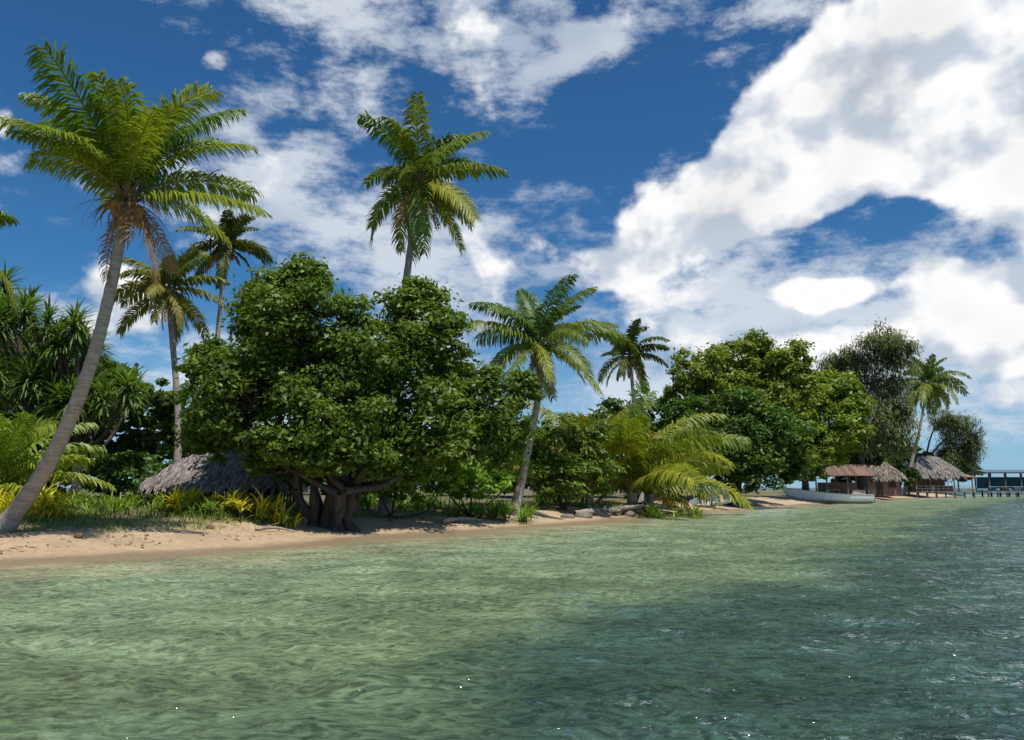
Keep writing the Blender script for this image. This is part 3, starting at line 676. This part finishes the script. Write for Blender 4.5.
def blobs(vec, lst):
    acc = None
    for (px_, py_, ra, rb, ang, wt) in lst:
        q = S(px_-512, 487.5-py_, 1.0)-np.array([0, 0, EYE]); a0 = math.atan2(q[0], q[1]); e0 = math.asin(q[2]/np.linalg.norm(q))
        mp = N(nt, 'ShaderNodeMapping'); mp.vector_type = 'TEXTURE'
        mp.inputs['Location'].default_value = (a0, e0, 0); mp.inputs['Rotation'].default_value = (0, 0, R(ang)); mp.inputs['Scale'].default_value = (ra/760, rb/760, 1)
        nt.links.new(vec, mp.inputs[0]); gr = N(nt, 'ShaderNodeTexGradient'); gr.gradient_type = 'SPHERICAL'; nt.links.new(mp.outputs[0], gr.inputs[0])
        s_ = mrange(nt, gr.outputs['Fac'], 0, .6, 0, wt)
        acc = s_ if acc is None else M(nt, 'ADD', acc, s_)
    return acc
cum = [(970, 85, 170, 130, 0, .75), (880, 40, 80, 60, 0, .35), (780, 160, 130, 80, 34, .65), (665, 225, 130, 66, 15, .6), (590, 262, 110, 35, 0, .35), (850, 300, 66, 36, 10, .7), (990, 310, 75, 55, 0, .7),
       (700, 290, 150, 40, 0, .25), (0, 105, 40, 40, 0, .5), (90, 310, 90, 40, 0, .35), (900, 400, 300, 60, 0, .2), (1200, 150, 200, 150, 0, .5),
       (880, 238, 120, 36, 4, -.45), (610, 110, 130, 70, 25, -.3), (80, 50, 100, 90, 0, -.4)]
mid = [(420, 25, 300, 50, -3, .40), (560, 50, 150, 60, -10, .2), (300, 150, 170, 70, 5, .18), (330, 230, 220, 60, 0, .30), (520, 230, 130, 60, 0, .28), (480, 300, 220, 50, 0, .38), (700, 5, 200, 40, 0, .22), (900, 235, 200, 40, 5, .26), (600, 400, 500, 100, 0, .35), (850, 330, 250, 80, 0, .26),
       (610, 110, 130, 70, 25, -.3), (80, 60, 120, 90, 0, -.35)]
fc = blobs(AEw, cum); fm = blobs(AEw, mid)
vs = VM(nt, 'MULTIPLY', AE, (1, 1.25, 1))
def fbm(vec, sc_, det, ro): return noise(nt, vec, sc_, det, ro, dim='2D')
nA = fbm(vs, 7.5, 7, .54)
nB = fbm(VM(nt, 'ADD', vs, (.014, .036, 0)), 7.5, 4, .5)
nA5 = fbm(vs, 7.5, 4, .5)
F1 = M(nt, 'ADD', fc, M(nt, 'MULTIPLY', M(nt, 'SUBTRACT', nA, .5), 1.6))
F1 = M(nt, 'ADD', F1, M(nt, 'MULTIPLY', fm, .2))
a1 = mrange(nt, F1, .22, .50)
pl = N(nt, 'ShaderNodeMapping'); pl.inputs['Scale'].default_value = (1, 2.2, 1); pl.inputs['Rotation'].default_value = (0, 0, R(-8)); nt.links.new(AE, pl.inputs[0])
nC = fbm(pl.outputs[0], 13, 6, .66); nD = fbm(pl.outputs[0], 4, 2, .6)
F2 = M(nt, 'ADD', M(nt, 'ADD', fm, M(nt, 'MULTIPLY', fc, .3)), M(nt, 'ADD', M(nt, 'MULTIPLY', M(nt, 'SUBTRACT', nC, .5), 1.5), M(nt, 'MULTIPLY', M(nt, 'SUBTRACT', nD, .5), 1.1)))
a2 = M(nt, 'MULTIPLY', mrange(nt, F2, -.02, .62), .80)
sh = mrange(nt, M(nt, 'SUBTRACT', nA5, nB), -.14, .08)
dens = mrange(nt, F1, .7, 1.5, 1.0, .86)
c1 = mixc(nt, sh, (.54, .61, .71), (1.0, 1.0, 1.0))
vv = N(nt, 'ShaderNodeCombineXYZ'); [nt.links.new(dens, vv.inputs[i]) for i in range(3)]
c1 = mixc(nt, 1.0, c1, vv.outputs[0], 'MULTIPLY')
c2 = mixc(nt, mrange(nt, nD, .35, .65), (.50, .58, .70), (.76, .81, .87))
base = mixc(nt, 1.0, sky.outputs[0], (.026, .062, .090), 'MULTIPLY')
haze = mrange(nt, ele, .25, 0.0, 0, .6)
base = mixc(nt, haze, base, (.40, .62, .85))
c = mixc(nt, a2, base, c2); c = mixc(nt, a1, c, c1)
bg = N(nt, 'ShaderNodeBackground'); nt.links.new(c, bg.inputs[0]); bg.inputs[1].default_value = 1.0
nt.links.new(bg.outputs[0], out.inputs[0])

# ------------------------------------------------------------ camera
cd = bpy.data.cameras.new('camera'); cd.sensor_width = 36; cd.lens = 36*800/1024; cd.clip_end = 30000; cd.clip_start = .1
co = bpy.data.objects.new('camera', cd); co.location = (0, 0, EYE); co.rotation_euler = (R(90)+PITCH, 0, 0)
sc.collection.objects.link(co); sc.camera = co
